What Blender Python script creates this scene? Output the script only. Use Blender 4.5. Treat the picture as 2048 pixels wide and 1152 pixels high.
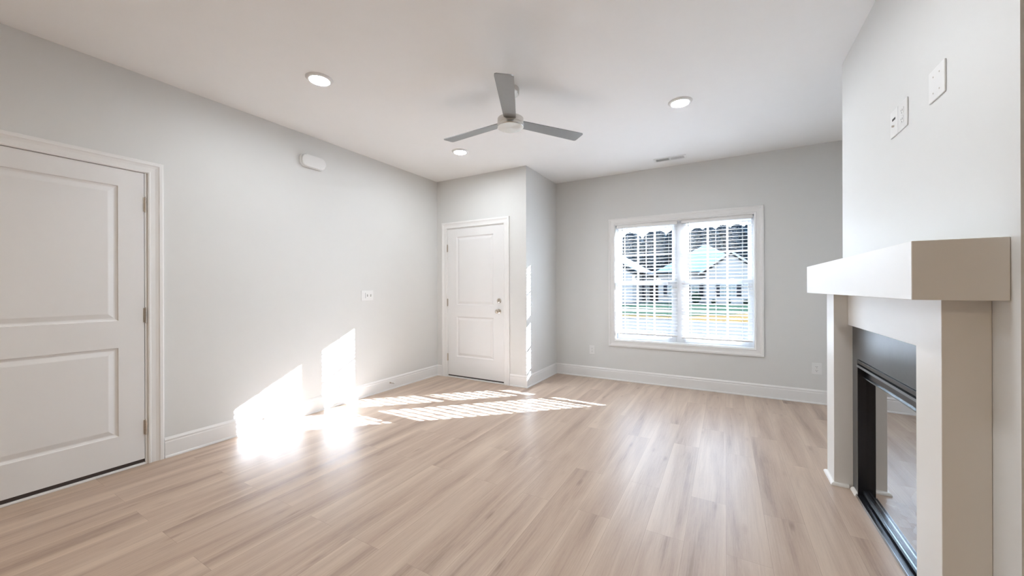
import bpy, bmesh, math, random
from mathutils import Vector, Matrix
random.seed(7)
S = bpy.context.scene
C = S.collection
for o in list(bpy.data.objects): bpy.data.objects.remove(o)

# ------------------------------------------------------------------ camera, sky, sun, exposure
F_PX, TH, PIT, ROLL, CH = 747.89, 0.5184, -0.0001, -0.0033, 1.2335
cam = bpy.data.objects.new('camera', bpy.data.cameras.new('camera')); C.objects.link(cam); S.camera = cam
cam.data.sensor_fit = 'HORIZONTAL'; cam.data.sensor_width = 36.0
cam.data.lens = F_PX / 2048 * 36.0
cam.data.clip_start = 0.02; cam.data.clip_end = 500
s_, c_ = math.sin(TH), math.cos(TH)
Fv = Vector((-s_*math.cos(PIT), c_*math.cos(PIT), math.sin(PIT))); Rv = Vector((c_, s_, 0)); Uv = Rv.cross(Fv)
R2 = Rv*math.cos(ROLL) + Uv*math.sin(ROLL); U2 = -Rv*math.sin(ROLL) + Uv*math.cos(ROLL)
m = Matrix((R2, U2, -Fv)).transposed().to_4x4(); m.translation = (0, 0, CH); cam.matrix_world = m

S.view_settings.view_transform = 'Standard'; S.view_settings.look = 'None'
S.view_settings.gamma = 1.0; S.view_settings.use_curve_mapping = False
S.view_settings.exposure = 0.84
SUN_E, SKY_L = 60.0, 7.0

w = bpy.data.worlds.new('sky'); S.world = w; w.use_nodes = True
nt = w.node_tree; nt.nodes.clear()
wo = nt.nodes.new('ShaderNodeOutputWorld'); bg = nt.nodes.new('ShaderNodeBackground')
tc = nt.nodes.new('ShaderNodeTexCoord'); sx = nt.nodes.new('ShaderNodeSeparateXYZ'); cr = nt.nodes.new('ShaderNodeValToRGB')
cr.color_ramp.elements[0].position = 0.0; cr.color_ramp.elements[0].color = (0.80, 0.93, 1.0, 1)
cr.color_ramp.elements[1].position = 0.8; cr.color_ramp.elements[1].color = (0.42, 0.62, 0.95, 1)
nt.links.new(tc.outputs['Generated'], sx.inputs[0]); nt.links.new(sx.outputs['Z'], cr.inputs[0])
nt.links.new(cr.outputs[0], bg.inputs[0]); bg.inputs[1].default_value = SKY_L
nt.links.new(bg.outputs[0], wo.inputs[0])

sd = Vector((-1.428, -1.36, 0)).normalized(); sd.z = -0.34; sd.normalize()
sun = bpy.data.objects.new('sun', bpy.data.lights.new('sun', 'SUN')); C.objects.link(sun)
sun.data.energy = SUN_E; sun.data.color = (0.87, 0.98, 1.14); sun.data.angle = math.radians(0.25)
sun.location = (20, 25, 12); sun.rotation_euler = (-sd).to_track_quat('Z', 'Y').to_euler()

# ------------------------------------------------------------------ room dimensions (metres)
H = 2.743
XL, YD, XC, YW, XR, YB = -3.56, 4.095, -2.132, 5.026, 1.40, -4.6
XF, YF0, YF1 = 0.693, 1.557, 3.318          # chimney breast face and its two ends

def portal(name, loc, rot, sx_, sy_):
    l = bpy.data.lights.new(name, 'AREA'); l.shape = 'RECTANGLE'; l.size = sx_; l.size_y = sy_
    l.cycles.is_portal = True
    o = bpy.data.objects.new(name, l); C.objects.link(o); o.location = loc; o.rotation_euler = rot
portal('window_portal', (-0.49, YW+0.19, 1.3), (math.pi/2*-1, 0, 0), 1.7, 1.7)

# ------------------------------------------------------------------ materials
def new_mat(name):
    m = bpy.data.materials.new(name); m.use_nodes = True
    return m, m.node_tree, m.node_tree.nodes['Principled BSDF']
def mat(name, col, rough=0.5, metal=0.0, noise=0.03, scale=8.0, bump=0.0, bscale=200.0, spec=0.5, coat=0.0, aniso=0.0):
    m, t, b = new_mat(name)
    b.inputs['Roughness'].default_value = rough; b.inputs['Metallic'].default_value = metal
    b.inputs['Specular IOR Level'].default_value = spec; b.inputs['Coat Weight'].default_value = coat
    co = t.nodes.new('ShaderNodeTexCoord'); n = t.nodes.new('ShaderNodeTexNoise'); n.inputs['Scale'].default_value = scale
    t.links.new(co.outputs['Object'], n.inputs['Vector'])
    r = t.nodes.new('ShaderNodeMix'); r.data_type = 'RGBA'
    r.inputs['A'].default_value = [c*(1-noise) for c in col]+[1]; r.inputs['B'].default_value = [min(1, c*(1+noise)) for c in col]+[1]
    t.links.new(n.outputs['Fac'], r.inputs['Factor']); t.links.new(r.outputs['Result'], b.inputs['Base Color'])
    if bump:
        n2 = t.nodes.new('ShaderNodeTexNoise'); n2.inputs['Scale'].default_value = bscale
        t.links.new(co.outputs['Object'], n2.inputs['Vector'])
        bp = t.nodes.new('ShaderNodeBump'); bp.inputs['Strength'].default_value = bump; bp.inputs['Distance'].default_value = 0.001
        t.links.new(n2.outputs['Fac'], bp.inputs['Height']); t.links.new(bp.outputs[0], b.inputs['Normal'])
    return m
def emit(name, col, strength):
    m = bpy.data.materials.new(name); m.use_nodes = True; t = m.node_tree; t.nodes.clear()
    o = t.nodes.new('ShaderNodeOutputMaterial'); e = t.nodes.new('ShaderNodeEmission')
    e.inputs[0].default_value = (*col, 1); e.inputs[1].default_value = strength; t.links.new(e.outputs[0], o.inputs[0])
    return m
def glass_mat(name, f0, tint=(1, 1, 1), rough=0.0, gcol=(1, 1, 1), power=5.0):
    """thin pane: clear with a Schlick reflection that is the same from both faces"""
    m = bpy.data.materials.new(name); m.use_nodes = True; t = m.node_tree; t.nodes.clear(); L = t.links
    o = t.nodes.new('ShaderNodeOutputMaterial'); a = t.nodes.new('ShaderNodeBsdfTransparent'); g = t.nodes.new('ShaderNodeBsdfGlossy')
    f = t.nodes.new('ShaderNodeLayerWeight'); f.inputs['Blend'].default_value = 0.5; mx = t.nodes.new('ShaderNodeMixShader')
    p = t.nodes.new('ShaderNodeMath'); p.operation = 'POWER'; p.inputs[1].default_value = power
    q = t.nodes.new('ShaderNodeMath'); q.operation = 'MULTIPLY_ADD'; q.inputs[1].default_value = 1-f0; q.inputs[2].default_value = f0
    a.inputs[0].default_value = (*tint, 1); g.inputs['Roughness'].default_value = rough; g.inputs[0].default_value = (*gcol, 1)
    L.new(f.outputs['Facing'], p.inputs[0]); L.new(p.outputs[0], q.inputs[0]); L.new(q.outputs[0], mx.inputs[0])
    L.new(a.outputs[0], mx.inputs[1]); L.new(g.outputs[0], mx.inputs[2]); L.new(mx.outputs[0], o.inputs[0])
    return m

M = {}
M['wall'] = mat('greige_wall_paint', (0.735, 0.735, 0.72), 0.55, noise=0.01, bump=0.12, bscale=400)
M['ceiling'] = mat('ceiling_paint', (0.90, 0.90, 0.895), 0.8, noise=0.01, bump=0.15, bscale=300)
M['trim'] = mat('white_trim_enamel', (0.85, 0.845, 0.835), 0.32, noise=0.01)
M['door'] = mat('white_door_enamel', (0.82, 0.815, 0.81), 0.35, noise=0.01, bump=0.05, bscale=150)
M['mantel'] = mat('cream_mantel_enamel', (0.84, 0.82, 0.785), 0.35, noise=0.01)
M['vinyl'] = mat('white_window_vinyl', (0.82, 0.83, 0.84), 0.35, noise=0.01)
M['slat'] = mat('white_blind_slat', (0.84, 0.83, 0.82), 0.4, noise=0.01)
M['cord'] = mat('white_cord', (0.75, 0.75, 0.74), 0.8)
M['wand'] = mat('clear_grey_wand', (0.35, 0.38, 0.40), 0.25)
M['plate'] = mat('white_plastic', (0.82, 0.82, 0.81), 0.3, noise=0.01)
M['dark'] = mat('dark_slot', (0.03, 0.03, 0.03), 0.6)
M['nickel'] = mat('satin_nickel', (0.56, 0.51, 0.45), 0.28, metal=1.0, noise=0.05)
M['blade'] = mat('silver_blade_paint', (0.30, 0.31, 0.31), 0.42, metal=0.35, noise=0.04, scale=30)
M['chrome'] = mat('polished_chrome', (0.75, 0.76, 0.78), 0.12, metal=1.0)
M['gap_shade'] = mat('dark_gap_brown', (0.06, 0.045, 0.04), 0.6)  # dark brown stands in for the shaded gap under a door
M['slate'] = mat('honed_slate', (0.055, 0.06, 0.065), 0.28, noise=0.25, scale=14, bump=0.15, bscale=60, spec=0.6)
M['black'] = mat('black_firebox_metal', (0.010, 0.010, 0.013), 0.22)
M['steel_lip'] = mat('dark_steel_trim', (0.28, 0.32, 0.35), 0.22, metal=0.9)
M['log'] = mat('ceramic_log', (0.33, 0.29, 0.25), 0.9, noise=0.6, scale=25, bump=0.8, bscale=60)
M['ember'] = mat('grey_ember_wool', (0.32, 0.32, 0.33), 0.95, noise=0.5, scale=40, bump=1.0, bscale=90)
M['lens'] = emit('soft_white_lamp_lens', (0.92, 0.98, 1.03), 170.0)
M['kitchen_lens'] = emit('warm_lamp_lens', (1.0, 0.79, 0.54), 225.0)
M['pane'] = glass_mat('window_glass', 0.07)
M['fire_glass'] = glass_mat('fireplace_glass', 0.25, (0.7, 0.75, 0.8), 0.01, (0.93, 0.96, 1.0), 1.6)
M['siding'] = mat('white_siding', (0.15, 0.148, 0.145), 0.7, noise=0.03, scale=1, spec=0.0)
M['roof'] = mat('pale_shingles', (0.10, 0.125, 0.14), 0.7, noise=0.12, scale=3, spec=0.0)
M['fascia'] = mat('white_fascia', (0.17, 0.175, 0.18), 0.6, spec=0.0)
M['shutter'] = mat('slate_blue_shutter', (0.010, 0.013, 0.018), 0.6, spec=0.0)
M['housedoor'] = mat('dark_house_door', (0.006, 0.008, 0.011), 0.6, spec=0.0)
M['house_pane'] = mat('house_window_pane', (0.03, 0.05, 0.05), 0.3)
M['eave_shade'] = mat('dark_eave_shade', (0.008, 0.009, 0.011), 0.7, spec=0.0)  # near-black stands in for the shadow under the eaves
M['lawn'] = mat('green_lawn', (0.014, 0.024, 0.016), 0.9, noise=0.35, scale=1.5, spec=0.0)
M['dry'] = mat('golden_dry_grass', (0.060, 0.040, 0.016), 0.95, noise=0.25, scale=0.6, spec=0.0)
M['concrete'] = mat('pale_concrete', (0.046, 0.047, 0.050), 0.85, noise=0.05, scale=0.5, spec=0.0)
M['tree'] = mat('dark_evergreen', (0.0014, 0.0045, 0.0075), 0.9, noise=0.4, scale=2.5, spec=0.0)
M['bush'] = mat('dark_green_bush', (0.004, 0.012, 0.008), 0.9, noise=0.5, scale=6, spec=0.0)
M['trunk'] = mat('dark_bark', (0.006, 0.005, 0.004), 0.9, spec=0.0)

# brushed radial finish of the fan hub
def brushed():
    m, t, b = new_mat('brushed_nickel'); b.inputs['Metallic'].default_value = 1.0
    b.inputs['Base Color'].default_value = (0.66, 0.64, 0.61, 1); b.inputs['Roughness'].default_value = 0.27
    b.inputs['Anisotropic'].default_value = 0.8
    tg = t.nodes.new('ShaderNodeTangent'); tg.direction_type = 'RADIAL'; tg.axis = 'Z'
    t.links.new(tg.outputs[0], b.inputs['Tangent']); return m
M['brushed'] = brushed()

# vinyl plank floor, boards running along Y
def floor_mat():
    m, t, b = new_mat('oak_plank_floor'); N, L = t.nodes, t.links
    co = N.new('ShaderNodeTexCoord'); sp = N.new('ShaderNodeSeparateXYZ'); L.new(co.outputs['Object'], sp.inputs[0])
    cb = N.new('ShaderNodeCombineXYZ'); L.new(sp.outputs['Y'], cb.inputs['X']); L.new(sp.outputs['X'], cb.inputs['Y'])
    br = N.new('ShaderNodeTexBrick'); L.new(cb.outputs[0], br.inputs['Vector'])
    br.offset = 0.37; br.offset_frequency = 2; br.squash = 1.0
    br.inputs['Scale'].default_value = 1.0; br.inputs['Brick Width'].default_value = 1.22; br.inputs['Row Height'].default_value = 0.178
    br.inputs['Mortar Size'].default_value = 0.0007; br.inputs['Mortar Smooth'].default_value = 0.3; br.inputs['Bias'].default_value = 0.0
    br.inputs['Color1'].default_value = (0, 0, 0, 1); br.inputs['Color2'].default_value = (1, 1, 1, 1); br.inputs['Mortar'].default_value = (0.4, 0.4, 0.4, 1)
    # grain, shifted from board to board
    mp = N.new('ShaderNodeVectorMath'); mp.operation = 'MULTIPLY'; mp.inputs[1].default_value = (11, 0.9, 1); L.new(co.outputs['Object'], mp.inputs[0])
    sh = N.new('ShaderNodeVectorMath'); sh.operation = 'MULTIPLY_ADD'; sh.inputs[1].default_value = (7, 13, 5)
    L.new(br.outputs['Color'], sh.inputs[0]); L.new(mp.outputs[0], sh.inputs[2])
    n1 = N.new('ShaderNodeTexNoise'); n1.inputs['Scale'].default_value = 1.0; n1.inputs['Detail'].default_value = 5; n1.inputs['Distortion'].default_value = 0.6
    L.new(sh.outputs[0], n1.inputs['Vector'])
    mp2 = N.new('ShaderNodeVectorMath'); mp2.operation = 'MULTIPLY'; mp2.inputs[1].default_value = (140, 4, 1); L.new(co.outputs['Object'], mp2.inputs[0])
    n2 = N.new('ShaderNodeTexNoise'); n2.inputs['Scale'].default_value = 1.0; n2.inputs['Detail'].default_value = 4; L.new(mp2.outputs[0], n2.inputs['Vector'])
    r1 = N.new('ShaderNodeValToRGB'); e = r1.color_ramp.elements
    e[0].position = 0.25; e[0].color = (0.255, 0.175, 0.128, 1); e[1].position = 0.78; e[1].color = (0.58, 0.455, 0.355, 1)
    k = e.new(0.50); k.color = (0.445, 0.330, 0.255, 1)
    def math_(op, a, bb):
        q = N.new('ShaderNodeMath'); q.operation = op
        for i, v in enumerate((a, bb)):
            if isinstance(v, (int, float)): q.inputs[i].default_value = v
            else: L.new(v, q.inputs[i])
        return q.outputs[0]
    a = math_('MULTIPLY', n1.outputs['Fac'], 0.85); a2 = math_('MULTIPLY', n2.outputs['Fac'], 0.30); a3 = math_('MULTIPLY', br.outputs['Color'], 0.09)
    # boards are sawn with a pale sapwood edge and a darker heart
    fr = math_('FRACT', math_('DIVIDE', sp.outputs['X'], 0.178), 0.0)
    off = math_('MULTIPLY', math_('SUBTRACT', br.outputs['Color'], 0.5), 0.5)
    ed = math_('POWER', math_('MULTIPLY', math_('ABSOLUTE', math_('SUBTRACT', math_('SUBTRACT', fr, 0.5), off), 0.0), 1.6), 2.0)
    a4 = math_('MULTIPLY', ed, 0.17)
    # knots and dark flecks
    mk = N.new('ShaderNodeVectorMath'); mk.operation = 'MULTIPLY'; mk.inputs[1].default_value = (9, 2.6, 1); L.new(co.outputs['Object'], mk.inputs[0])
    vk = N.new('ShaderNodeTexVoronoi'); vk.inputs['Scale'].default_value = 1.0; L.new(mk.outputs[0], vk.inputs['Vector'])
    kn = N.new('ShaderNodeMapRange'); kn.inputs['From Min'].default_value = 0.02; kn.inputs['From Max'].default_value = 0.16; kn.inputs['To Min'].default_value = 0.16; kn.inputs['To Max'].default_value = 0.0
    L.new(vk.outputs['Distance'], kn.inputs['Value'])
    mp3 = N.new('ShaderNodeVectorMath'); mp3.operation = 'MULTIPLY'; mp3.inputs[1].default_value = (420, 26, 1); L.new(co.outputs['Object'], mp3.inputs[0])
    n3 = N.new('ShaderNodeTexNoise'); n3.inputs['Scale'].default_value = 1.0; n3.inputs['Detail'].default_value = 2; L.new(mp3.outputs[0], n3.inputs['Vector'])
    a5 = math_('MULTIPLY', n3.outputs['Fac'], 0.14)
    tot = math_('ADD', math_('ADD', math_('ADD', a, a2), math_('ADD', a3, a4)), a5)
    L.new(math_('SUBTRACT', math_('SUBTRACT', tot, kn.outputs[0]), 0.14), r1.inputs[0])
    mx = N.new('ShaderNodeMix'); mx.data_type = 'RGBA'; L.new(br.outputs['Fac'], mx.inputs['Factor']); L.new(r1.outputs[0], mx.inputs['A'])
    mx.inputs['B'].default_value = (0.33, 0.24, 0.18, 1)
    L.new(mx.outputs['Result'], b.inputs['Base Color'])
    b.inputs['Specular IOR Level'].default_value = 0.38
    rr = N.new('ShaderNodeMapRange'); rr.inputs['To Min'].default_value = 0.30; rr.inputs['To Max'].default_value = 0.42
    L.new(n2.outputs['Fac'], rr.inputs['Value']); L.new(rr.outputs[0], b.inputs['Roughness'])
    bp = N.new('ShaderNodeBump'); bp.inputs['Strength'].default_value = 0.25; bp.inputs['Distance'].default_value = 0.0006
    hh = math_('SUBTRACT', n2.outputs['Fac'], math_('MULTIPLY', br.outputs['Fac'], 2.0)); L.new(hh, bp.inputs['Height']); L.new(bp.outputs[0], b.inputs['Normal'])
    return m
M['floor'] = floor_mat()

# ------------------------------------------------------------------ mesh helpers
class MB:
    def __init__(s): s.bm = bmesh.new()
    def box(s, x0, x1, y0, y1, z0, z1, bev=0.0, seg=2):
        t = bmesh.new(); r = bmesh.ops.create_cube(t, size=1.0)
        for v in t.verts:
            v.co = Vector(((x0+x1)/2+v.co.x*(x1-x0), (y0+y1)/2+v.co.y*(y1-y0), (z0+z1)/2+v.co.z*(z1-z0)))
        if bev: bmesh.ops.bevel(t, geom=list(t.edges), offset=bev, segments=seg, profile=0.5, affect='EDGES')
        s.merge(t); return s
    def merge(s, t, mtx=None):
        if mtx is not None: bmesh.ops.transform(t, matrix=mtx, verts=t.verts)
        me = bpy.data.meshes.new('tmp'); t.to_mesh(me); t.free(); s.bm.from_mesh(me); bpy.data.meshes.remove(me)
    def cyl(s, p0, p1, r0, r1=None, seg=32, bev=0.0):
        r1 = r0 if r1 is None else r1; p0 = Vector(p0); p1 = Vector(p1); d = p1-p0
        t = bmesh.new(); bmesh.ops.create_cone(t, cap_ends=True, segments=seg, radius1=r0, radius2=r1, depth=d.length)
        if bev:
            es = [e for e in t.edges if len(e.link_faces) == 2 and any(len(f.verts) > 4 for f in e.link_faces)]
            bmesh.ops.bevel(t, geom=es, offset=bev, segments=3, profile=0.5, affect='EDGES')
        q = d.to_track_quat('Z', 'Y').to_matrix().to_4x4(); q.translation = (p0+p1)/2
        s.merge(t, q); return s
    def lathe(s, prof, mtx, seg=48):      # prof: (radius, height) pairs around local Z
        t = bmesh.new(); rings = []
        for r, z in prof:
            if r < 1e-6: rings.append([t.verts.new((0, 0, z))])
            else: rings.append([t.verts.new((r*math.cos(2*math.pi*i/seg), r*math.sin(2*math.pi*i/seg), z)) for i in range(seg)])
        for a, b in zip(rings, rings[1:]):
            for i in range(seg):
                j = (i+1) % seg
                vs = [a[i % len(a)], a[j % len(a)], b[j % len(b)], b[i % len(b)]]
                u = []
                for v in vs:
                    if v not in u: u.append(v)
                if len(u) >= 3: t.faces.new(u)
        bmesh.ops.recalc_face_normals(t, faces=t.faces)
        s.merge(t, mtx); return s
    def face(s, pts):
        return s.bm.faces.new([s.bm.verts.new(p) for p in pts])
    def prism(s, poly, fn, t0, t1):       # poly in 2D, fn(a,b,t)->3D
        n = len(poly); A = [s.bm.verts.new(fn(a, b, t0)) for a, b in poly]; B = [s.bm.verts.new(fn(a, b, t1)) for a, b in poly]
        s.bm.faces.new(A); s.bm.faces.new(B[::-1])
        for i in range(n): s.bm.faces.new([A[i], B[i], B[(i+1) % n], A[(i+1) % n]])
        return s
    def build(s, name, material, parent=None, smooth=False, loc=None):
        bmesh.ops.recalc_face_normals(s.bm, faces=s.bm.faces)
        me = bpy.data.meshes.new(name); s.bm.to_mesh(me); s.bm.free()
        if smooth:
            for p in me.polygons: p.use_smooth = True
            try: me.set_sharp_from_angle(angle=math.radians(35))
            except Exception: pass
        me.materials.append(material if not isinstance(material, str) else M[material])
        o = bpy.data.objects.new(name, me); C.objects.link(o)
        if parent is not None:
            o.parent = parent
            if parent.type == 'EMPTY' or True:
                o.matrix_parent_inverse = world_of(parent).inverted()
        return o
def world_of(o):
    m = Matrix.LocRotScale(o.location, o.rotation_euler, o.scale)
    return m if o.parent is None else world_of(o.parent) @ o.matrix_parent_inverse @ m
def empty(name, loc, label=None, cat=None, group=None, kind=None):
    o = bpy.data.objects.new(name, None); C.objects.link(o); o.location = loc; o.empty_display_size = 0.1
    return tag(o, label, cat, group, kind)
def tag(o, label=None, cat=None, group=None, kind=None):
    if label: o['label'] = label
    if cat: o['category'] = cat
    if group: o['group'] = group
    if kind: o['kind'] = kind
    return o
def T(*a): return Matrix.Translation(a)
def RX(a): return Matrix.Rotation(a, 4, 'X')
def RY(a): return Matrix.Rotation(a, 4, 'Y')
def RZ(a): return Matrix.Rotation(a, 4, 'Z')

# maps (a along wall, n out of the wall into the room, z) to world for each wall
def on_left(a, n, z): return (XL+n, a, z)
def on_door(a, n, z): return (a, YD-n, z)
def on_jog(a, n, z): return (XC+n, a, z)
def on_win(a, n, z): return (a, YW-n, z)
def on_breast(a, n, z): return (XF-n, a, z)
def on_right(a, n, z): return (XR-n, a, z)
def on_back(a, n, z): return (a, YB+n, z)
def bxw(mb, fn, a0, a1, n0, n1, z0, z1, bev=0.0, seg=2):
    p, q = fn(a0, n0, z0), fn(a1, n1, z1)
    return mb.box(min(p[0], q[0]), max(p[0], q[0]), min(p[1], q[1]), max(p[1], q[1]), min(p[2], q[2]), max(p[2], q[2]), bev, seg)

def frame_sweep(mb, fn, a0, a1, z0, z1, prof, closed):
    """mitred frame round a rectangle; prof = (offset outwards, proud of wall)"""
    loops = []
    for o, n in prof:
        if closed: pts = [(a0-o, z0-o), (a0-o, z1+o), (a1+o, z1+o), (a1+o, z0-o)]
        else: pts = [(a0-o, z0), (a0-o, z1+o), (a1+o, z1+o), (a1+o, z0)]
        loops.append([mb.bm.verts.new(fn(a, n, z)) for a, z in pts])
    k = len(loops)
    for i in range(k):
        A, B = loops[i], loops[(i+1) % k]
        for j in range(4 if closed else 3):
            mb.bm.faces.new([A[j], A[(j+1) % 4], B[(j+1) % 4], B[j]])
    if not closed:
        mb.bm.faces.new([l[0] for l in loops]); mb.bm.faces.new([l[3] for l in loops])
    return mb
CASING = [(0, 0), (0, .009), (.006, .012), (.012, .012), (.016, .009), (.040, .010), (.056, .014), (.062, .018), (.078, .018), (.084, .015), (.084, 0)]
BASE = [(0, 0), (.018, 0), (.018, .006), (.0155, .013), (.012, .017), (.012, .112), (.0095, .118), (.0095, .124), (.0115, .128), (.0105, .134), (.006, .141), (.003, .148), (0, .148)]
def baseboard(name, fn, a0, a1, e0, e1):
    """e: 0 square end, -1 inside corner, +1 outside corner"""
    mb = MB(); A = []; B = []
    for n, z in BASE:
        A.append(mb.bm.verts.new(fn(a0 - e0*n, n, z))); B.append(mb.bm.verts.new(fn(a1 + e1*n, n, z)))
    k = len(BASE)
    mb.bm.faces.new(A); mb.bm.faces.new(B[::-1])
    for i in range(k): mb.bm.faces.new([A[i], A[(i+1) % k], B[(i+1) % k], B[i]])
    o = mb.build(name, 'trim'); return tag(o, kind='structure')

# ------------------------------------------------------------------ room shell
def st(o): return tag(o, kind='structure')
st(MB().box(XL-.14, XR+.14, YB-.14, YW+.17, -.12, 0).build('floor', 'floor'))
st(MB().box(XL-.14, XR+.14, YB-.14, YW+.17, H, H+.12).build('ceiling', 'ceiling'))
def wall(name, fn, a0, a1, holes=(), th=.14, mtl='wall'):
    mb = MB(); cur = a0
    for h0, h1, z0, z1 in holes:
        if h0 > cur: bxw(mb, fn, cur, h0, 0, -th, 0, H)
        if z0 > 0: bxw(mb, fn, h0, h1, 0, -th, 0, z0)
        bxw(mb, fn, h0, h1, 0, -th, z1, H); cur = h1
    bxw(mb, fn, cur, a1, 0, -th, 0, H)
    bmesh.ops.remove_doubles(mb.bm, verts=mb.bm.verts, dist=1e-5)
    return st(mb.build(name, mtl))
DL0, DL1, DLT = 0.080, 1.022, 2.066      # opening of the side door in the left wall
DF0, DF1, DFT = -3.384, -2.442, 2.063    # opening of the entry door
WX0, WX1, WZ0, WZ1 = -1.282, 0.292, 0.535, 2.070   # window opening
wall('wall_left', on_left, YB-.14, YD, [(DL0, DL1, 0, DLT)])
wall('wall_entry', on_door, XL-.14, XC-.14, [(DF0, DF1, 0, DFT)])
st(MB().box(XC-.14, XC, YD, YW+.17, 0, H).build('wall_jog', 'wall'))
wall('wall_front', on_win, XC, XR+.14, [(WX0, WX1, WZ0, WZ1)], th=.17)
wall('wall_right', on_right, YB-.14, YW)
wall('wall_back', on_back, XL, XR)
OY0, OY1, OZ = 1.975, 2.909, .808         # firebox opening
mb = MB()
bxw(mb, on_breast, YF0, OY0, 0, -.1, 0, H); bxw(mb, on_breast, OY1, YF1, 0, -.1, 0, H); bxw(mb, on_breast, OY0, OY1, 0, -.1, OZ, H)
mb.box(XF+.1, XR, YF0, YF0+.1, 0, H); mb.box(XF+.1, XR, YF1-.1, YF1, 0, H)
st(mb.build('wall_fireplace', 'wall'))

baseboard('baseboard_left', on_left, DL1+.089, YD, 0, -1)
baseboard('baseboard_left_rear', on_left, YB, DL0-.089, -1, 0)
baseboard('baseboard_entry', on_door, DF1+.075, XC, 0, 1)
baseboard('baseboard_entry_corner', on_door, XL, DF0-.0855, -1, 0)
baseboard('baseboard_jog', on_jog, YD, YW, 1, -1)
baseboard('baseboard_front', on_win, XC, XR, -1, -1)
baseboard('baseboard_back', on_back, XL, XR, -1, -1)
def on_breast_near(a, n, z): return (a, YF0-n, z)
def on_breast_far(a, n, z): return (a, YF1+n, z)
baseboard('baseboard_fireplace_near', on_breast_near, XF+.002, XR, 0, -1)
baseboard('baseboard_fireplace_far', on_breast_far, XF, XR, 1, -1)
baseboard('baseboard_fireplace_end', on_breast, 3.222, YF1, 0, 1)
baseboard('baseboard_right', on_right, YB, YF0, -1, -1)
baseboard('baseboard_right_front', on_right, YF1, YW, -1, -1)

# ------------------------------------------------------------------ doors
def panel_slab(mb, fn, a0, a1, z0, z1, th, panels):
    """slab whose front face carries moulded raised panels"""
    As = sorted({a0, a1, *[p[0] for p in panels], *[p[1] for p in panels]}); Zs = sorted({z0, z1, *[p[2] for p in panels], *[p[3] for p in panels]})
    pset = {(p[0], p[1], p[2], p[3]) for p in panels}; V = {}
    def v(a, n, z):
        k = (round(a, 5), round(n, 5), round(z, 5))
        if k not in V: V[k] = mb.bm.verts.new(fn(*k))
        return V[k]
    def quad(*p): mb.bm.faces.new([v(*q) for q in p])
    for i in range(len(As)-1):
        for j in range(len(Zs)-1):
            aa, ab, za, zb = As[i], As[i+1], Zs[j], Zs[j+1]
            hit = (aa, ab, za, zb) in pset
            if not hit: quad((aa, 0, za), (ab, 0, za), (ab, 0, zb), (aa, 0, zb)); continue
            prev = (0, 0)
            for o, n in ((.005, -.0065), (.014, -.010), (.020, -.010), (.046, -.0025), (.050, -.002)):
                P = [(aa+prev[0], za+prev[0]), (ab-prev[0], za+prev[0]), (ab-prev[0], zb-prev[0]), (aa+prev[0], zb-prev[0])]
                Q = [(aa+o, za+o), (ab-o, za+o), (ab-o, zb-o), (aa+o, zb-o)]
                for k in range(4):
                    l = (k+1) % 4
                    quad((P[k][0], prev[1], P[k][1]), (P[l][0], prev[1], P[l][1]), (Q[l][0], n, Q[l][1]), (Q[k][0], n, Q[k][1]))
                prev = (o, n)
            quad(*[(a, prev[1], z) for a, z in Q])
    quad((a0, -th, z0), (a1, -th, z0), (a1, -th, z1), (a0, -th, z1))
    for i in range(len(As)-1):
        quad((As[i], 0, z0), (As[i+1], 0, z0), (As[i+1], -th, z0), (As[i], -th, z0)) if len(As) == 2 else None
    # sides as n-gons
    mb.bm.faces.new([v(a, 0, z0) for a in As] + [v(a1, -th, z0), v(a0, -th, z0)])
    mb.bm.faces.new([v(a, 0, z1) for a in As] + [v(a1, -th, z1), v(a0, -th, z1)])
    mb.bm.faces.new([v(a0, 0, z) for z in Zs] + [v(a0, -th, z1), v(a0, -th, z0)])
    mb.bm.faces.new([v(a1, 0, z) for z in Zs] + [v(a1, -th, z1), v(a1, -th, z0)])
    return mb
def along(fn, a, z):                       # local Z = out of the wall
    o = Vector(fn(a, 0, z)); n = (Vector(fn(a, 1, z))-o); q = n.to_track_quat('Z', 'Y').to_matrix().to_4x4(); q.translation = o
    return q
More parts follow.
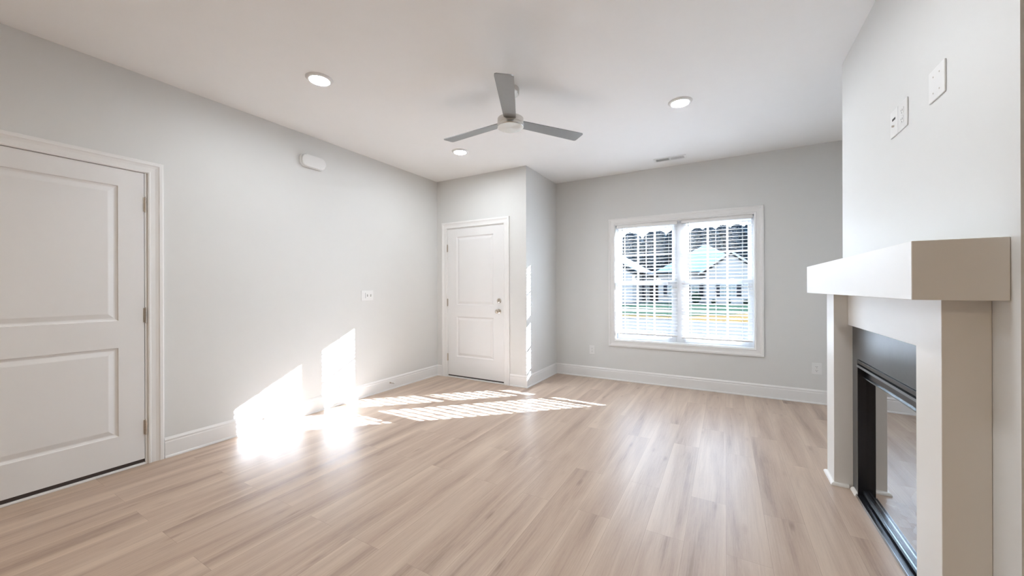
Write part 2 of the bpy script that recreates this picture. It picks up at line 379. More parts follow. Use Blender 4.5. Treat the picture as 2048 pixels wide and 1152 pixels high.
def make_door(name, fn, o0, o1, top, s0, s1, sb, stop_, panels, hinge_a, hinge_z, knob_a, casing_in, casing_top, label):
    r = empty(name, fn((s0+s1)/2, -.02, 0), label, 'door', kind='structure')
    fr = MB()                              # jamb lining
    bxw(fr, fn, o0, s0-.003, 0, -.138, 0, top); bxw(fr, fn, s1+.003, o1, 0, -.138, 0, top); bxw(fr, fn, s0-.003, s1+.003, 0, -.138, stop_+.003, top)
    bxw(fr, fn, s0-.003, s0+.012, -.046, -.06, 0, stop_); bxw(fr, fn, s1-.012, s1+.003, -.046, -.06, 0, stop_); bxw(fr, fn, s0, s1, -.046, -.06, stop_-.012, stop_+.003)
    fr.build('door_jamb', 'trim', r)
    frame_sweep(MB(), fn, casing_in[0], casing_in[1], 0, casing_top, CASING, False).build('door_casing', 'trim', r)
    slab = panel_slab(MB(), fn, s0, s1, sb, stop_, .044, panels).build('door_slab', 'door', r)
    bxw(MB(), fn, s0, s1, -.006, -.043, .016, sb-.001).build('door_gap_shade', 'gap_shade', slab)  # strip added to stop light leaking, coloured as the dark gap's shade
    bxw(MB(), fn, s0-.003, s1+.003, .006, -.138, .0, .014, .003).build('threshold', 'trim', r)
    for z in hinge_z:
        h = MB(); d = .0045
        for k in range(5):
            zz = z-.05+k*.02
            p = fn(hinge_a, .006, zz); q = fn(hinge_a, .006, zz+.0192); h.cyl(p, q, .0065, seg=16)
        sgn = -1 if hinge_a > (s0+s1)/2 else 1
        bxw(h, fn, hinge_a, hinge_a+sgn*.011, .0002, .0015, z-.05, z+.05)
        h.cyl(fn(hinge_a, .006, z-.054), fn(hinge_a, .006, z-.05), .004, seg=12); h.cyl(fn(hinge_a, .006, z+.05), fn(hinge_a, .006, z+.055), .004, .002, seg=12)
        h.build('hinge', 'nickel', r, smooth=True)
    k = MB()
    k.lathe([(0, 0), (.031, 0), (.031, .004), (.028, .007), (.013, .009), (.011, .012), (.011, .030), (.014, .036), (.024, .043), (.028, .052), (.028, .058), (.024, .066), (.012, .071), (0, .072)], along(fn, knob_a, .935), 36)
    k.build('door_knob', 'nickel', slab, smooth=True)
    d = MB(); q = along(fn, knob_a, 1.070)
    d.lathe([(0, 0), (.031, 0), (.031, .006), (.027, .012), (.020, .014), (0, .015)], q, 36)
    bxw(d, fn, knob_a-.005, knob_a+.005, .014, .030, 1.070-.018, 1.070+.018, .003)
    d.build('deadbolt', 'nickel', slab, smooth=True)
    return r
make_door('door_1', on_door, DF0, DF1, DFT, -3.366, -2.460, .034, 2.048,
          [(-3.213, -2.613, .295, .845), (-3.213, -2.613, 1.003, 1.938)], -3.372, (1.79, 1.035, .275), -2.527, (-3.3825, -2.4545), 2.060,
          'white two panel entry door with deadbolt and knob beside the jog wall')
make_door('door_2', on_left, DL0, DL1, DLT, .098, 1.006, .040, 2.050,
          [(.230, .876, .238, .838), (.230, .876, 1.020, 1.934)], 1.011, (1.83, 1.05, .262), .165, (.079, 1.023), 2.0525,
          'large white two panel door at the left edge with three hinges')

# ------------------------------------------------------------------ window with twin double hung units
r = empty('window_1', (-.495, YW, WZ0), 'white twin double hung window with grilles over the long wall', 'window', kind='structure')
frame_sweep(MB(), on_win, WX0, WX1, WZ0, WZ1, CASING, True).build('window_casing', 'trim', r)
mb = MB()
for a, b, c, d in ((WX0, WX0+.008, WZ0, WZ1), (WX1-.008, WX1, WZ0, WZ1), (WX0+.008, WX1-.008, WZ0, WZ0+.008), (WX0+.008, WX1-.008, WZ1-.008, WZ1)):
    bxw(mb, on_win, a, b, 0, -.17, c, d)
mb.build('window_jamb', 'trim', r)
bxw(MB(), on_win, -.535, -.448, -.078, -.17, WZ0+.008, WZ1-.008, .004).build('mullion', 'vinyl', r)
MR0, MR1 = 1.272, 1.325
for x0, x1 in ((WX0+.008, -.535), (-.448, WX1-.008)):
    f = MB(); zb, zt = WZ0+.008, WZ1-.008
    for a, b, c, d in ((x0, x0+.022, zb, zt), (x1-.022, x1, zb, zt), (x0+.022, x1-.022, zb, zb+.02), (x0+.022, x1-.022, zt-.03, zt)):
        bxw(f, on_win, a, b, -.078, -.165, c, d, .002)
    f.build('window_frame', 'vinyl', r)
    for nm, zlo, zhi, nn, rb, rt in (('lower_sash', zb+.02, MR1, -.085, .035, MR1-MR0), ('upper_sash', MR0, zt-.03, -.122, MR1-MR0, .030)):
        a0, a1 = x0+.022, x1-.022; sw = .032
        s = MB()
        bxw(s, on_win, a0, a0+sw, nn, nn-.034, zlo, zhi, .002); bxw(s, on_win, a1-sw, a1, nn, nn-.034, zlo, zhi, .002)
        bxw(s, on_win, a0+sw, a1-sw, nn, nn-.034, zlo, zlo+rb, .002); bxw(s, on_win, a0+sw, a1-sw, nn, nn-.034, zhi-rt, zhi, .002)
        so = s.build(nm, 'vinyl', r)
        g = MB(); gz0, gz1 = zlo+rb, zhi-rt; ga0, ga1 = a0+sw, a1-sw
        for k in (1, 2):
            a = ga0+(ga1-ga0)*k/3; bxw(g, on_win, a-.010, a+.010, nn-.010, nn-.020, gz0, gz1, .002)
        zc = (gz0+gz1)/2; bxw(g, on_win, ga0, ga1, nn-.0101, nn-.0199, zc-.010, zc+.010, .002)
        g.build('grille', 'vinyl', so)
        p = MB(); p.face([on_win(ga0-.004, nn-.024, gz0-.004), on_win(ga1+.004, nn-.024, gz0-.004), on_win(ga1+.004, nn-.024, gz1+.004), on_win(ga0-.004, nn-.024, gz1+.004)])
        p.build('window_pane', 'pane', so)
    for k in (.3, .7):
        a = x0+(x1-x0)*k
        l = MB(); bxw(l, on_win, a-.026, a+.026, -.088, -.112, MR1, MR1+.006, .002); bxw(l, on_win, a-.008, a+.022, -.080, -.098, MR1+.006, MR1+.014, .003)
        l.build('sash_lock', 'vinyl', r)

# ------------------------------------------------------------------ blinds
def make_blind(x0, x1, zrail, label, wand_a):
    yc = YW+.040; W = .025; tilt = math.radians(10.5)
    r = empty('window_blind', ((x0+x1)/2, yc, 2.060), label, 'blind', 'faux wood blinds in the twin window')
    MB().box(x0, x1, yc-.024, yc+.030, 2.022, 2.0615, .002).build('headrail', 'slat', r)
    s = MB(); zt, zb = 1.992, zrail+.040; n = round((zt-zb)/.0425)
    for i in range(n+1):
        z = zb+(zt-zb)*i/n; top = []; bot = []
        for k in range(5):
            u = -W+2*W*k/4; c = .0025*(1-(u/W)**2)
            y = yc+u*math.cos(tilt)-c*math.sin(tilt); zz = z+u*math.sin(tilt)+c*math.cos(tilt)
            top.append((y, zz+.0013)); bot.append((y, zz-.0013))
        s.prism(top+bot[::-1], lambda a, b, t: (t, a, b), x0+.002, x1-.002)
    s.build('slats', 'slat', r, smooth=False)
    MB().box(x0, x1, yc-.025, yc+.025, zrail-.009, zrail+.009, .004).build('bottom_rail', 'slat', r)
    for f_ in (.135, .5, .865):
        a = x0+(x1-x0)*f_; c = MB()
        for y in (yc-.0275, yc+.0275): c.cyl((a, y, zrail-.006), (a, y, 2.023), .0011, seg=6)
        c.cyl((a+.006, yc-.0275, zrail-.006), (a+.006, yc-.0275, 2.023), .0009, seg=6)
        c.build('ladder_cord', 'cord', r)
    wd = MB(); wd.cyl((wand_a, yc-.034, 2.03), (wand_a, yc-.034, 2.00), .0018, seg=8); wd.cyl((wand_a, yc-.034, 2.00), (wand_a, yc-.034, 1.42), .0038, .0045, seg=8)
    wd.build('tilt_wand', 'wand', r, smooth=True)
    return r
make_blind(-1.262, -.517, .628, 'white slatted blind covering the left half of the window', -1.185)
make_blind(-.470, .272, .613, 'white slatted blind covering the right half of the window', -.392)

# ------------------------------------------------------------------ recessed lamps
def make_can(x, y, label, first=None):
    if first:
        q = first.copy(); C.objects.link(q); q.location = (x, y, H); q['label'] = label
        for ch in list(first.children):
            c = ch.copy(); C.objects.link(c); c.parent = q; c.matrix_parent_inverse = ch.matrix_parent_inverse
        return q
    q = empty('recessed_light', (x, y, H), label, 'ceiling light', 'round recessed lamps in the ceiling')
    MB().lathe([(.0645, -.010), (.068, -.014), (.076, -.015), (.086, -.010), (.092, -.0005), (.0645, -.0005)], T(x, y, H), 48).build('trim_ring', 'plate', q, smooth=True)
    MB().lathe([(0, -.0135), (.04, -.013), (.065, -.010), (.065, -.006), (0, -.006)], T(x, y, H), 48).build('lamp_lens', 'lens', q, smooth=True)
    return q
can = make_can(-2.535, 1.655, 'lit round ceiling lamp nearest the left door')
make_can(-.315, 3.325, 'lit round ceiling lamp nearest the fireplace wall', can)
make_can(-2.540, 3.306, 'lit round ceiling lamp nearest the entry door', can)
make_can(-.315, 1.655, 'lit round ceiling lamp between the camera and the fan, fireplace side', can)
for xx, lab in ((-2.54, 'lit round ceiling lamp behind the camera on the door side'), (-.32, 'lit round ceiling lamp behind the camera on the fireplace side')):
    q = make_can(xx, -1.6, lab, can)
    lens = [c for c in q.children if c.name.startswith('lamp_lens')][0]
    lens.data = lens.data.copy(); lens.data.materials[0] = M['kitchen_lens']

# ------------------------------------------------------------------ ceiling fan
fx, fy = -1.410, 2.457
fan = empty('ceiling_fan', (fx, fy, H), 'brushed nickel ceiling fan with three flat silver blades', 'ceiling fan')
MB().lathe([(0, 0), (.066, 0), (.068, -.006), (.066, -.040), (.060, -.048), (.016, -.052), (.0, -.052)], T(fx, fy, H), 48).build('canopy', 'brushed', fan, smooth=True)
MB().cyl((fx, fy, H-.05), (fx, fy, 2.535), .0125, seg=24).build('downrod', 'brushed', fan, smooth=True)
hub = MB().lathe([(0, .090), (.030, .088), (.034, .078), (.088, .072), (.098, .066), (.099, .004), (.096, 0), (0, 0)], T(fx, fy, 2.447), 64).build('motor_housing', 'brushed', fan, smooth=True)
MB().lathe([(.0985, .030), (.1005, .029), (.1005, .024), (.0985, .023)], T(fx, fy, 2.447), 64).build('band', 'brushed', hub, smooth=True)
for i in range(3):
    ph = -1.111 - i*2*math.pi/3; al = -.134; b = MB()
    r0, r1 = .090, .640; out = [(r0, -.046), (r0, .046), (r1-.020, .060), (r1-.006, .057), (r1, .046), (r1-.0, -.046), (r1-.006, -.057), (r1-.020, -.060)]
    q = T(fx, fy, 2.489) @ RZ(ph) @ RX(al)
    b.prism(out, lambda a, c, t: q @ Vector((a, c, t)), -.003, .003)
    bl = b.build('fan_blade', 'blade', fan)
    k = MB(); q2 = q
    k.prism([(.060, -.030), (.060, .030), (.135, .022), (.150, .012), (.150, -.012), (.135, -.022)], lambda a, c, t: q2 @ Vector((a, c, t)), .003, .0065)
    k.build('blade_bracket', 'nickel', bl)

# ------------------------------------------------------------------ ceiling register
vx0, vx1, vy0, vy1 = -.735, -.385, 4.655, 4.785
v = empty('air_vent', ((vx0+vx1)/2, (vy0+vy1)/2, H), 'white louvered air register in the ceiling above the window', 'vent')
f = MB(); i_ = .022
for a, b, c, d in ((vx0, vx1, vy0, vy0+i_), (vx0, vx1, vy1-i_, vy1), (vx0, vx0+i_, vy0+i_, vy1-i_), (vx1-i_, vx1, vy0+i_, vy1-i_)): f.box(a, b, c, d, H-.007, H-.0002, .002)
f.box((vx0+vx1)/2-.006, (vx0+vx1)/2+.006, vy0+i_, vy1-i_, H-.006, H-.0002)
f.build('vent_frame', 'plate', v)
MB().box(vx0+i_, vx1-i_, vy0+i_, vy1-i_, H-.0012, H-.0004).build('vent_backing', 'dark', v)
xm_ = (vx0+vx1)/2
for side, (a, b) in enumerate(((vx0+i_, xm_-.006), (xm_+.006, vx1-i_))):
    l = MB(); n = 12
    for k in range(n):
        x = a+(b-a)*(k+.5)/n; tt = -.0035 if side == 0 else .0035
        l.prism([(x-tt-.0006, H-.0068), (x-tt+.0006, H-.0068), (x+tt+.0006, H-.0014), (x+tt-.0006, H-.0014)], lambda p_, q_, t: (p_, t, q_), vy0+i_, vy1-i_)
    l.build('vent_louvers', 'plate', v)

# ------------------------------------------------------------------ wall plates
def plate_base(name, fn, a0, a1, z0, z1, label, cat, group=None):
    r = empty(name, fn((a0+a1)/2, 0, (z0+z1)/2), label, cat, group)
    bxw(MB(), fn, a0, a1, .0002, .0055, z0, z1, .0022, 2).build('cover_plate', 'plate', r)
    return r
def receptacles(r, fn, ac, zc):
    for dz in (-.0195, .0195):
        o = bxw(MB(), fn, ac-.017, ac+.017, .0055, .0075, zc+dz-.0145, zc+dz+.0145, .0009, 1).build('receptacle', 'plate', r)
        s = MB()
        for da, hh in ((-.0065, .0045), (.0065, .0035)): bxw(s, fn, ac+da-.0012, ac+da+.0012, .0074, .0078, zc+dz-hh+.003, zc+dz+hh+.003)
        bxw(s, fn, ac-.0022, ac+.0022, .0074, .0078, zc+dz-.011, zc+dz-.0065)
        s.build('slots', 'dark', o)
    MB().cyl(fn(ac, .0052, zc), fn(ac, .0064, zc), .003, seg=12).build('screw', 'plate', r)
g = 'white duplex outlets low on the window wall'
r = plate_base('wall_outlet', on_win, -1.634, -1.558, .317, .440, 'white duplex outlet low on the wall left of the window', 'outlet', g); receptacles(r, on_win, -1.596, .378)
r = plate_base('wall_outlet', on_win, .795, .877, .310, .430, 'white duplex outlet low on the wall between window and fireplace', 'outlet', g); receptacles(r, on_win, .836, .370)
r = plate_base('wall_outlet', on_breast, 2.264, 2.360, 1.937, 2.060, 'white duplex outlet high on the chimney breast above the mantel', 'outlet'); receptacles(r, on_breast, 2.312, 1.998)
r = plate_base('media_plate', on_breast, 2.364, 2.452, 1.937, 2.060, 'white cable plate beside the high outlet, farther from the blank cover', 'wall plate')
bxw(MB(), on_breast, 2.390, 2.426, .0054, .0062, 2.012, 2.022).build('cable_slot', 'dark', r)
MB().cyl(on_breast(2.408, .005, 1.985), on_breast(2.408, .013, 1.985), .0048, seg=12).build('coax_jack', 'nickel', r, smooth=True)
r = plate_base('blank_plate', on_breast, 1.943, 2.064, 1.938, 2.056, 'blank double gang cover plate, highest and rightmost on the chimney breast', 'wall plate')
for a in (1.980, 2.027):
    for z in (1.966, 2.028): MB().cyl(on_breast(a, .005, z), on_breast(a, .0062, z), .003, seg=12).build('screw', 'nickel', r)
r = plate_base('light_switch', on_left, 2.813, 2.977, 1.094, 1.211, 'white three gang switch plate on the left wall near the entry', 'light switch')
bxw(MB(), on_left, 2.832, 2.862, .0055, .0085, 1.120, 1.186, .001, 1).build('rocker_switch', 'plate', r)
bxw(MB(), on_left, 2.8665, 2.8695, .0052, .006, 1.122, 1.184).build('dimmer_slot', 'dark', r)
for a in (2.895, 2.941):
    t_ = MB(); q = T(*on_left(a, .0055, 1.153)) @ RY(math.radians(-28)); tb = bmesh.new(); bmesh.ops.create_cube(tb, size=1.0)
    for vv in tb.verts: vv.co = Vector((vv.co.x*.020+.007, vv.co.y*.008, vv.co.z*.010))
    t_.merge(tb, q); t_.build('toggle', 'plate', r)
    bxw(MB(), on_left, a-.0055, a+.0055, .0054, .0058, 1.141, 1.165).build('toggle_slot', 'dark', r)

# door chime box high on the left wall
r = empty('door_chime', on_left(2.24, 0, 2.48), 'white rounded chime box high on the left wall near the ceiling', 'door chime')
def rrect(a0, a1, z0, z1, rad, k=8):
    pts = []
    for cx, cz, st_ in ((a1-rad, z1-rad, 0), (a0+rad, z1-rad, 1), (a0+rad, z0+rad, 2), (a1-rad, z0+rad, 3)):
        for i in range(k+1):
            an = (st_+i/k)*math.pi/2; pts.append((cx+rad*math.cos(an), cz+rad*math.sin(an)))
    return pts
MB().prism(rrect(2.112, 2.368, 2.420, 2.544, .045), lambda a, b, t: on_left(a, t, b), .0005, .018).build('base', 'plate', r, smooth=True)
tb = MB(); tb.prism(rrect(2.120, 2.362, 2.425, 2.539, .042), lambda a, b, t: on_left(a, t, b), .018, .046)
es = [e for e in tb.bm.edges if all(abs(v_.co.x-(XL+.046)) < 1e-5 for v_ in e.verts)]
bmesh.ops.bevel(tb.bm, geom=es, offset=.010, segments=4, profile=.5, affect='EDGES'); tb.build('cover', 'plate', r, smooth=True)

# spring door stops on the left baseboard
def door_stop(y, label):
    r = empty('door_stop', on_left(y, .012, .085), label, 'door stop', 'spring door stops on the left baseboard')
    n0 = .0125
    MB().cyl(on_left(y, n0, .085), on_left(y, n0+.006, .085), .010, .008, seg=20).build('base', 'nickel', r, smooth=True)
    s = MB(); pts = []; turns = 14; L = .060
    for i in range(turns*10+1):
        a = i/10*2*math.pi; rr = .0055; pts.append(Vector(on_left(y+rr*math.cos(a), n0+.006+L*i/(turns*10), .085+rr*math.sin(a))))
    rings = []
    for i, p_ in enumerate(pts):
        d = (pts[min(i+1, len(pts)-1)]-pts[max(i-1, 0)]).normalized(); u = d.orthogonal().normalized(); u = Vector((1, 0, 0)).cross(d).normalized(); w_ = d.cross(u)
        rings.append([s.bm.verts.new(p_+(u*math.cos(j*math.pi/2)+w_*math.sin(j*math.pi/2))*.0009) for j in range(4)])
    for a, b in zip(rings, rings[1:]):
        for j in range(4): s.bm.faces.new([a[j], a[(j+1) % 4], b[(j+1) % 4], b[j]])
    s.build('spring', 'nickel', r, smooth=True)
    MB().cyl(on_left(y, n0+.064, .085), on_left(y, n0+.076, .085), .008, .007, seg=20, bev=.001).build('rubber_tip', 'plate', r, smooth=True)
door_stop(1.782, 'spring door stop on the sunlit baseboard by the left door')
door_stop(3.219, 'spring door stop on the shaded baseboard near the entry corner')

# ------------------------------------------------------------------ fireplace
XP, XSL = .587, .676                       # pilaster face, slate face
fp = empty('fireplace_mantel', (XF, 2.442, 0), 'cream painted mantel surround with thick box shelf on two pilasters', 'mantel')
MB().box(.494, XF-.0005, 1.597, 3.278, 1.193, 1.373, .0015, 1).build('mantel_shelf', 'mantel', fp)
MB().box(.655, XF-.0005, 1.862, 3.023, 1.000, 1.1925, .001, 1).build('header_panel', 'mantel', fp)
def quarter_round(mb, pts):               # pts: list of (inner corner xy, outer direction xy) stations
    rad = .018; rows = []
    for (x, y), (dx, dy) in pts:
        prof = [(0, 0), (rad, 0)] + [(rad*math.cos(k*math.pi/10), rad*math.sin(k*math.pi/10)) for k in range(1, 5)] + [(0, rad)]
        rows.append([mb.bm.verts.new((x+dx*a, y+dy*a, .0005+b)) for a, b in prof])
    n = len(rows[0])
    for A, B in zip(rows, rows[1:]):
        for j in range(n): mb.bm.faces.new([A[j], A[(j+1) % n], B[(j+1) % n], B[j]])
    mb.bm.faces.new(rows[0]); mb.bm.faces.new(rows[-1][::-1]); return mb
for y0, y1, inn in ((3.023, 3.202, -1), (1.682, 1.862, 1)):
    pl = MB().box(XP, XF-.0005, y0, y1, 0.0005, 1.1925, .001, 1).build('pilaster', 'mantel', fp)
    yi, yo = (y0, y1) if inn < 0 else (y1, y0)
    q = quarter_round(MB(), [((XSL-.001, yo), (0, -inn)), ((XP, yo), (-1, -inn)), ((XP, yi), (-1, inn)), ((XSL-.020, yi), (0, inn))])
    q.build('shoe_moulding', 'mantel', pl, smooth=True)
gf = empty('gas_fireplace', (XF, 2.442, 0), 'black glass fronted gas fireplace with slate surround under the mantel', 'fireplace')
sl = MB(); sl.box(XSL, XF-.0005, 1.863, 3.022, OZ+.0015, .9995); sl.box(XSL, XF-.0005, 1.863, OY0, .0005, OZ); sl.box(XSL, XF-.0005, OY1, 3.022, .0005, OZ)
sl.build('slate_surround', 'slate', gf)
for ya, yb in ((2.909, 3.003), (1.881, 1.975)):
    quarter_round(MB(), [((XSL, yb if yb < 3.01 else yb), (-1, 0)), ((XSL, ya), (-1, 0))]).build('shoe_moulding', 'mantel', gf, smooth=True)

XG = .712                                  # glass plane
fo = MB()
fo.box(XSL-.006, XG, OY1-.012, OY1-.001, .001, OZ-.001); fo.box(XSL-.006, XG, OY0+.001, OY0+.012, .001, OZ-.001)
fo.box(XSL-.006, XG, OY0+.012, OY1-.012, OZ-.020, OZ-.001)
fo.box(XG-.012, XG, OY0+.012, OY1-.012, .705, OZ-.020)
fo.box(XSL-.010, XG, OY0+.012, OY1-.012, .001, .018); fo.box(XG-.012, XG, OY0+.012, OY1-.012, .018, .050)
fo = fo.build('firebox_frame', 'black', gf)
for nm, x0_, x1_, z0_, z1_ in (('door_lip', XSL-.012, XSL+.004, .768, .781), ('glass_bead', XG-.020, XG-.0125, .706, .712), ('sill_edge', XSL-.012, XSL-.0103, .001, .019), ('lower_glass_bead', XG-.020, XG-.0125, .030, .046)):
    e_ = 0.0 if nm == 'sill_edge' else .013
    MB().box(x0_, x1_, OY0+e_, OY1-e_, z0_, z1_).build(nm, 'steel_lip', fo)
p = MB(); p.face([(XG-.003, OY0+.013, .0505), (XG-.003, OY1-.013, .0505), (XG-.003, OY1-.013, .7045), (XG-.003, OY0+.013, .7045)]); p.build('glass_front', 'fire_glass', gf)
bx = MB(); D1 = 1.10
bx.box(XG+.001, D1, OY0+.001, OY0+.01, .001, OZ-.001); bx.box(XG+.001, D1, OY1-.01, OY1-.001, .001, OZ-.001)
bx.box(D1, D1+.01, OY0+.001, OY1-.001, .001, OZ-.001); bx.box(XG+.001, D1, OY0+.01, OY1-.01, .001, .06); bx.box(XG+.001, D1, OY0+.01, OY1-.01, OZ-.02, OZ-.001)
fbx = bx.build('firebox', 'black', gf)
def lump(mb, c, r, sc, seed, sub=3, amp=.18, fr=6.0):
    from mathutils import noise
    t = bmesh.new(); bmesh.ops.create_icosphere(t, subdivisions=sub, radius=1.0)
    for v in t.verts:
        n = noise.noise(v.co*fr/3+Vector((seed*3.1, seed*1.7, seed)))+.5*noise.noise(v.co*fr+Vector((seed, 5, 1)))
        v.co *= (1+amp*n); v.co = Vector((v.co.x*sc[0]*r, v.co.y*sc[1]*r, v.co.z*sc[2]*r))
    mb.merge(t, T(*c)); return mb
def log(p0, p1, rad, seed):
    from mathutils import noise
    mb = MB(); p0 = Vector(p0); p1 = Vector(p1); d = (p1-p0); u = d.orthogonal().normalized(); w_ = d.normalized().cross(u); rows = []
    for i in range(17):
        f_ = i/16; c = p0+d*f_; row = []
        for k in range(18):
            a = k/18*2*math.pi; v = u*math.cos(a)+w_*math.sin(a)
            rr = rad*(1+.16*noise.noise(v*2.5+Vector((f_*3, seed, 0)))+.10*noise.noise(v*6+Vector((f_*9, seed, 2))))*(1-.18*abs(f_-.5))
            row.append(mb.bm.verts.new(c+v*rr))
        rows.append(row)
    for A, B in zip(rows, rows[1:]):
        for k in range(18): mb.bm.faces.new([A[k], A[(k+1) % 18], B[(k+1) % 18], B[k]])
    mb.bm.faces.new(rows[0][::-1]); mb.bm.faces.new(rows[-1])
    return mb.build('ceramic_log', 'log', fbx, smooth=True)
log((.86, 2.13, .125), (.90, 2.75, .125), .052, 1); log((.98, 2.18, .13), (1.0, 2.72, .13), .055, 2)
log((.86, 2.30, .215), (1.0, 2.62, .245), .038, 3); log((1.0, 2.25, .225), (.88, 2.45, .26), .032, 4)
em = MB()
for i in range(26): lump(em, (random.uniform(.75, .84), 2.10+.66*i/25+random.uniform(-.01, .01), .068), random.uniform(.014, .026), (1, 1.2, .6), i, 2, .5)
em.build('ember_bed', 'ember', fbx, smooth=True)

# ------------------------------------------------------------------ street outside the window
ZG = -.40; Y1_ = 45.0
def slab(name, x0, x1, y0, y1, z, mtl, kind='structure'):
    return tag(MB().box(x0, x1, y0, y1, z-.3, z).build(name, mtl), kind=kind)
slab('ground', -90, 90, YW+.30, 130, ZG-.02, 'concrete')
g_ = MB()
def poly(mb, pts, z0, z1): mb.prism(pts, lambda a, b, t: (a, b, t), z0, z1); return mb
poly(MB(), [(-80, 20.6), (60, 20.6), (60, 27.6), (-80, 27.6)], ZG-.02, ZG+.005).build('dry_grass', 'dry')
tag(bpy.data.objects['dry_grass'], 'golden dry grass verge between street and sidewalk', 'grass', kind='stuff')
poly(MB(), [(-9.6, 29.4), (60, 29.4), (60, Y1_-2.9), (-7.5, Y1_-2.9)], ZG-.02, ZG+.01).build('green_lawn', 'lawn')
tag(bpy.data.objects['green_lawn'], 'dark green lawn in front of the white gabled house', 'grass', kind='stuff')
poly(MB(), [(-9.0, 22.5), (-2.4, 22.5), (1.5, 27.59), (-10.2, 27.59)], ZG+.005, ZG+.02).build('green_verge', 'lawn')
tag(bpy.data.objects['green_verge'], 'dark green patch of grass on the dry verge', 'grass', kind='stuff')

def house_window(parent, x0, x1, z0, z1, y, sh=True, rows=2, cols=2, shw=.36):
    f = MB(); fw = .07
    for a, b, c, d in ((x0, x1, z0-fw, z0), (x0, x1, z1, z1+fw), (x0-fw, x0, z0-fw, z1+fw), (x1, x1+fw, z0-fw, z1+fw)): f.box(a, b, y-.06, y+.02, c, d)
    for k in range(1, cols): xx = x0+(x1-x0)*k/cols; f.box(xx-.025, xx+.025, y-.045, y+.02, z0, z1)
    for k in range(1, rows): zz = z0+(z1-z0)*k/rows; f.box(x0, x1, y-.044, y+.02, zz-.025, zz+.025)
    wn = f.build('window', 'fascia', parent)
    MB().box(x0, x1, y-.02, y+.01, z0, z1).build('pane', 'house_pane', wn)
    if sh:
        for a, b in ((x0-fw-.05-shw, x0-fw-.05), (x1+fw+.05, x1+fw+.05+shw)):
            s = MB(); s.box(a, b, y-.05, y+.01, z0-.05, z1+.05)
            for k in range(14): zz = z0+(z1-z0)*(k+.5)/14; s.box(a+.05, b-.05, y-.062, y-.05, zz-.02, zz+.02)
            s.build('shutter', 'shutter', parent)

Y1 = 45.0
h = empty('house', (-1.5, Y1, ZG), 'white gabled house with dark shutters straight across the street', 'house')
EZ = 2.92
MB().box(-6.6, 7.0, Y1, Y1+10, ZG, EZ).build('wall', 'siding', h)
# big hipped front roof: apex at x -2.05
ap = (-2.05, 6.05)
rf = MB()
pts = [(-7.0, Y1-.45, EZ), (8.6, Y1-.45, EZ), (8.6, Y1+10.4, EZ), (-7.0, Y1+10.4, EZ)]
slope = (ap[1]-EZ)/(ap[0]+7.0)
R1, R2_ = (ap[0], Y1+4.9, ap[1]+.30), (ap[0]+.2, Y1+6, ap[1]+.30)
b4 = [rf.bm.verts.new(p_) for p_ in ((-7.0, Y1-.45, EZ), (2.9+.0, Y1-.45, EZ), (2.9, Y1+10.4, EZ), (-7.0, Y1+10.4, EZ))]
t2 = [rf.bm.verts.new(R1), rf.bm.verts.new(R2_)]
for q in ((b4[0], b4[1], t2[0]), (b4[1], b4[2], t2[1], t2[0]), (b4[2], b4[3], t2[1]), (b4[3], b4[0], t2[0], t2[1]), (b4[0], b4[3], b4[2], b4[1])): rf.bm.faces.new(q)
rf.build('roof', 'roof', h)
MB().box(-7.0, 2.9, Y1-.52, Y1-.40, EZ-.16, EZ-.0).build('eave_shadow', 'eave_shade', h)  # dark strip painted as the soffit's shadow along the eave
# front facing gable wing
gw = MB(); gx0, gx1, gxc, gzt = -2.1, 3.0, .50, 4.70
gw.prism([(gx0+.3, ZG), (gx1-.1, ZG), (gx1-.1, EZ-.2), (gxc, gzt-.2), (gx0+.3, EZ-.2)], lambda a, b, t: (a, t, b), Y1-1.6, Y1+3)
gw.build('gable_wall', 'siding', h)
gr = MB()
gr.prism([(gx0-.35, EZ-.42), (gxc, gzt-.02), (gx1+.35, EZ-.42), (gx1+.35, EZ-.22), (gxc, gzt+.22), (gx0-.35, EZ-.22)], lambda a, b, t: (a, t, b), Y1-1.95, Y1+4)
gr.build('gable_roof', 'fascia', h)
sz0, sz1 = .36, 1.36
house_window(h, -3.15, -2.55, sz0-.05, sz1+.05, Y1, True)
house_window(h, -5.55, -4.95, sz0-.05, sz1+.05, Y1, True)
house_window(h, -.38, .88, sz0+.0, sz1+.05, Y1-1.6, True, 3, 4)
MB().box(-8.3, -8.1, Y1-.3, Y1-.1, ZG, EZ).build('porch_post', 'shutter', h)
h2 = empty('house', (-12.5, Y1-4, ZG), 'pale house with sloping roof at the left edge of the window view', 'house')
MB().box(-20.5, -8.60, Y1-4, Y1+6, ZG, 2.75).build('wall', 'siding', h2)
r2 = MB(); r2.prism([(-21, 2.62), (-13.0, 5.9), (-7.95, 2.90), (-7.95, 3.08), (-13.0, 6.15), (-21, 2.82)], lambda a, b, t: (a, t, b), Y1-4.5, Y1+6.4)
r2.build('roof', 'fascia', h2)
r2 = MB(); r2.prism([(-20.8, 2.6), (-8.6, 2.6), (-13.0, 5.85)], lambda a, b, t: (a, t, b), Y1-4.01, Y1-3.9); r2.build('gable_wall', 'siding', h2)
MB().box(-8.58, -7.98, Y1-2.2, Y1-2.05, 2.52, 2.72).build('eave_shadow', 'eave_shade', h2)  # same painted eave shadow, on the left house
h3 = empty('entry_porch', (-7.1, Y1+1.5, ZG), 'shaded recessed entry with a dark door between the two houses', 'porch')
MB().box(-8.04, -6.61, Y1+1.5, Y1+1.7, ZG, 2.9).build('wall', 'siding', h3)
dd = MB().box(-7.75, -6.72, Y1+1.42, Y1+1.5, ZG, 1.45).build('door', 'housedoor', h3)
MB().box(-8.04, -6.61, Y1+.3, Y1+1.5, 2.55, 2.75).build('roof_beam', 'eave_shade', h3)
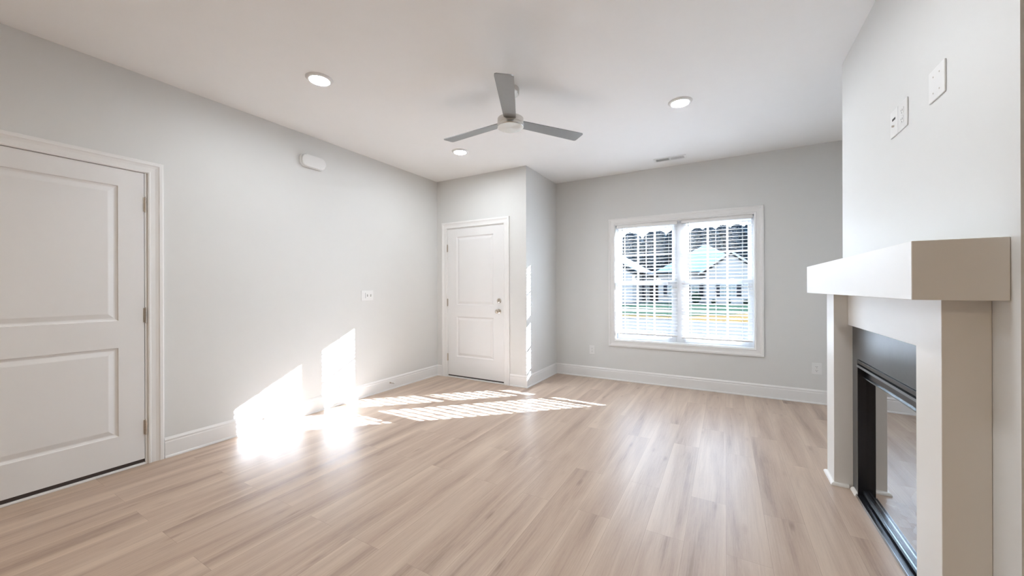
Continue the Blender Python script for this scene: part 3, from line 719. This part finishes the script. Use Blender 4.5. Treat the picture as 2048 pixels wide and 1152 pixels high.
def bush(x, y, r, hgt, label):
    mb = MB(); lump(mb, (x, y, ZG+hgt*.5), r, (1, 1, hgt*.5/r*1.0), int(x*10) % 17, 3, .3, 9)
    return tag(mb.build('bush', 'bush', smooth=False), label, 'bush', 'foundation bushes along the white house')
bush(-2.6, Y1-2.35, .42, 1.15, 'tallest dark cone shaped bush beneath the house windows')
bush(-1.0, Y1-2.2, .26, .42, 'small round bush left of the grille window of the white house')
bush(.32, Y1-2.2, .18, .45, 'tiny bush under the grille window of the white house')
bush(1.75, Y1-2.2, .30, .42, 'small round bush at the right end of the white house')
bush(-4.05, Y1-2.2, .22, .40, 'small bush at the left shuttered window of the white house')

# dark evergreens behind the houses
def tree_mesh(seed):
    from mathutils import noise
    t = bmesh.new(); rng = random.Random(seed); rows = []; n = 22; K = 26
    for i in range(n+1):
        f_ = i/n; z = .9+f_*9.2; base = 1.95*(1-f_**14)**.5 if f_ < 1 else .5
        saw = .97; row = []
        for k in range(K):
            a = k/K*2*math.pi; rr = base*saw*(1+.35*noise.noise(Vector((math.cos(a)*1.6, math.sin(a)*1.6, z*.7+seed*9)))+rng.uniform(-.09, .09))
            row.append(t.verts.new((rr*math.cos(a), rr*math.sin(a), z+rng.uniform(-.06, .06))))
        rows.append(row)
    for A, B in zip(rows, rows[1:]):
        for k in range(K): t.faces.new([A[k], A[(k+1) % K], B[(k+1) % K], B[k]])
    t.faces.new(rows[0][::-1]); t.faces.new(rows[-1]); bmesh.ops.recalc_face_normals(t, faces=t.faces)
    me = bpy.data.meshes.new('foliage'); t.to_mesh(me); t.free(); me.materials.append(M['tree']); return me
tm = [tree_mesh(i) for i in range(4)]
tk = bpy.data.meshes.new('trunk'); b_ = MB().cyl((0, 0, 0), (0, 0, 2.0), .22, .18, seg=12); b_.bm.to_mesh(tk); b_.bm.free(); tk.materials.append(M['trunk'])
for row, (yy, zt, step, off) in enumerate(((60.0, 0, 3.4, 0), (64.6, .35, 3.4, 1.7))):
    x = -19+off
    while x < 8:
        r = bpy.data.objects.new('evergreen_tree', None); C.objects.link(r)
        r.location = (x, yy, ZG-.02); r.rotation_euler.z = random.uniform(0, 6.28)
        sc = (1.0 if row == 0 else 1.075)*random.uniform(.985, 1.015); r.scale = (.715, .715, sc)
        tag(r, 'dark evergreen in the row of trees behind the houses', 'tree', 'dark evergreens behind the houses')
        for nm, me in (('foliage', random.choice(tm)), ('trunk', tk)):
            o = bpy.data.objects.new(nm, me); C.objects.link(o); o.parent = r
        x += step
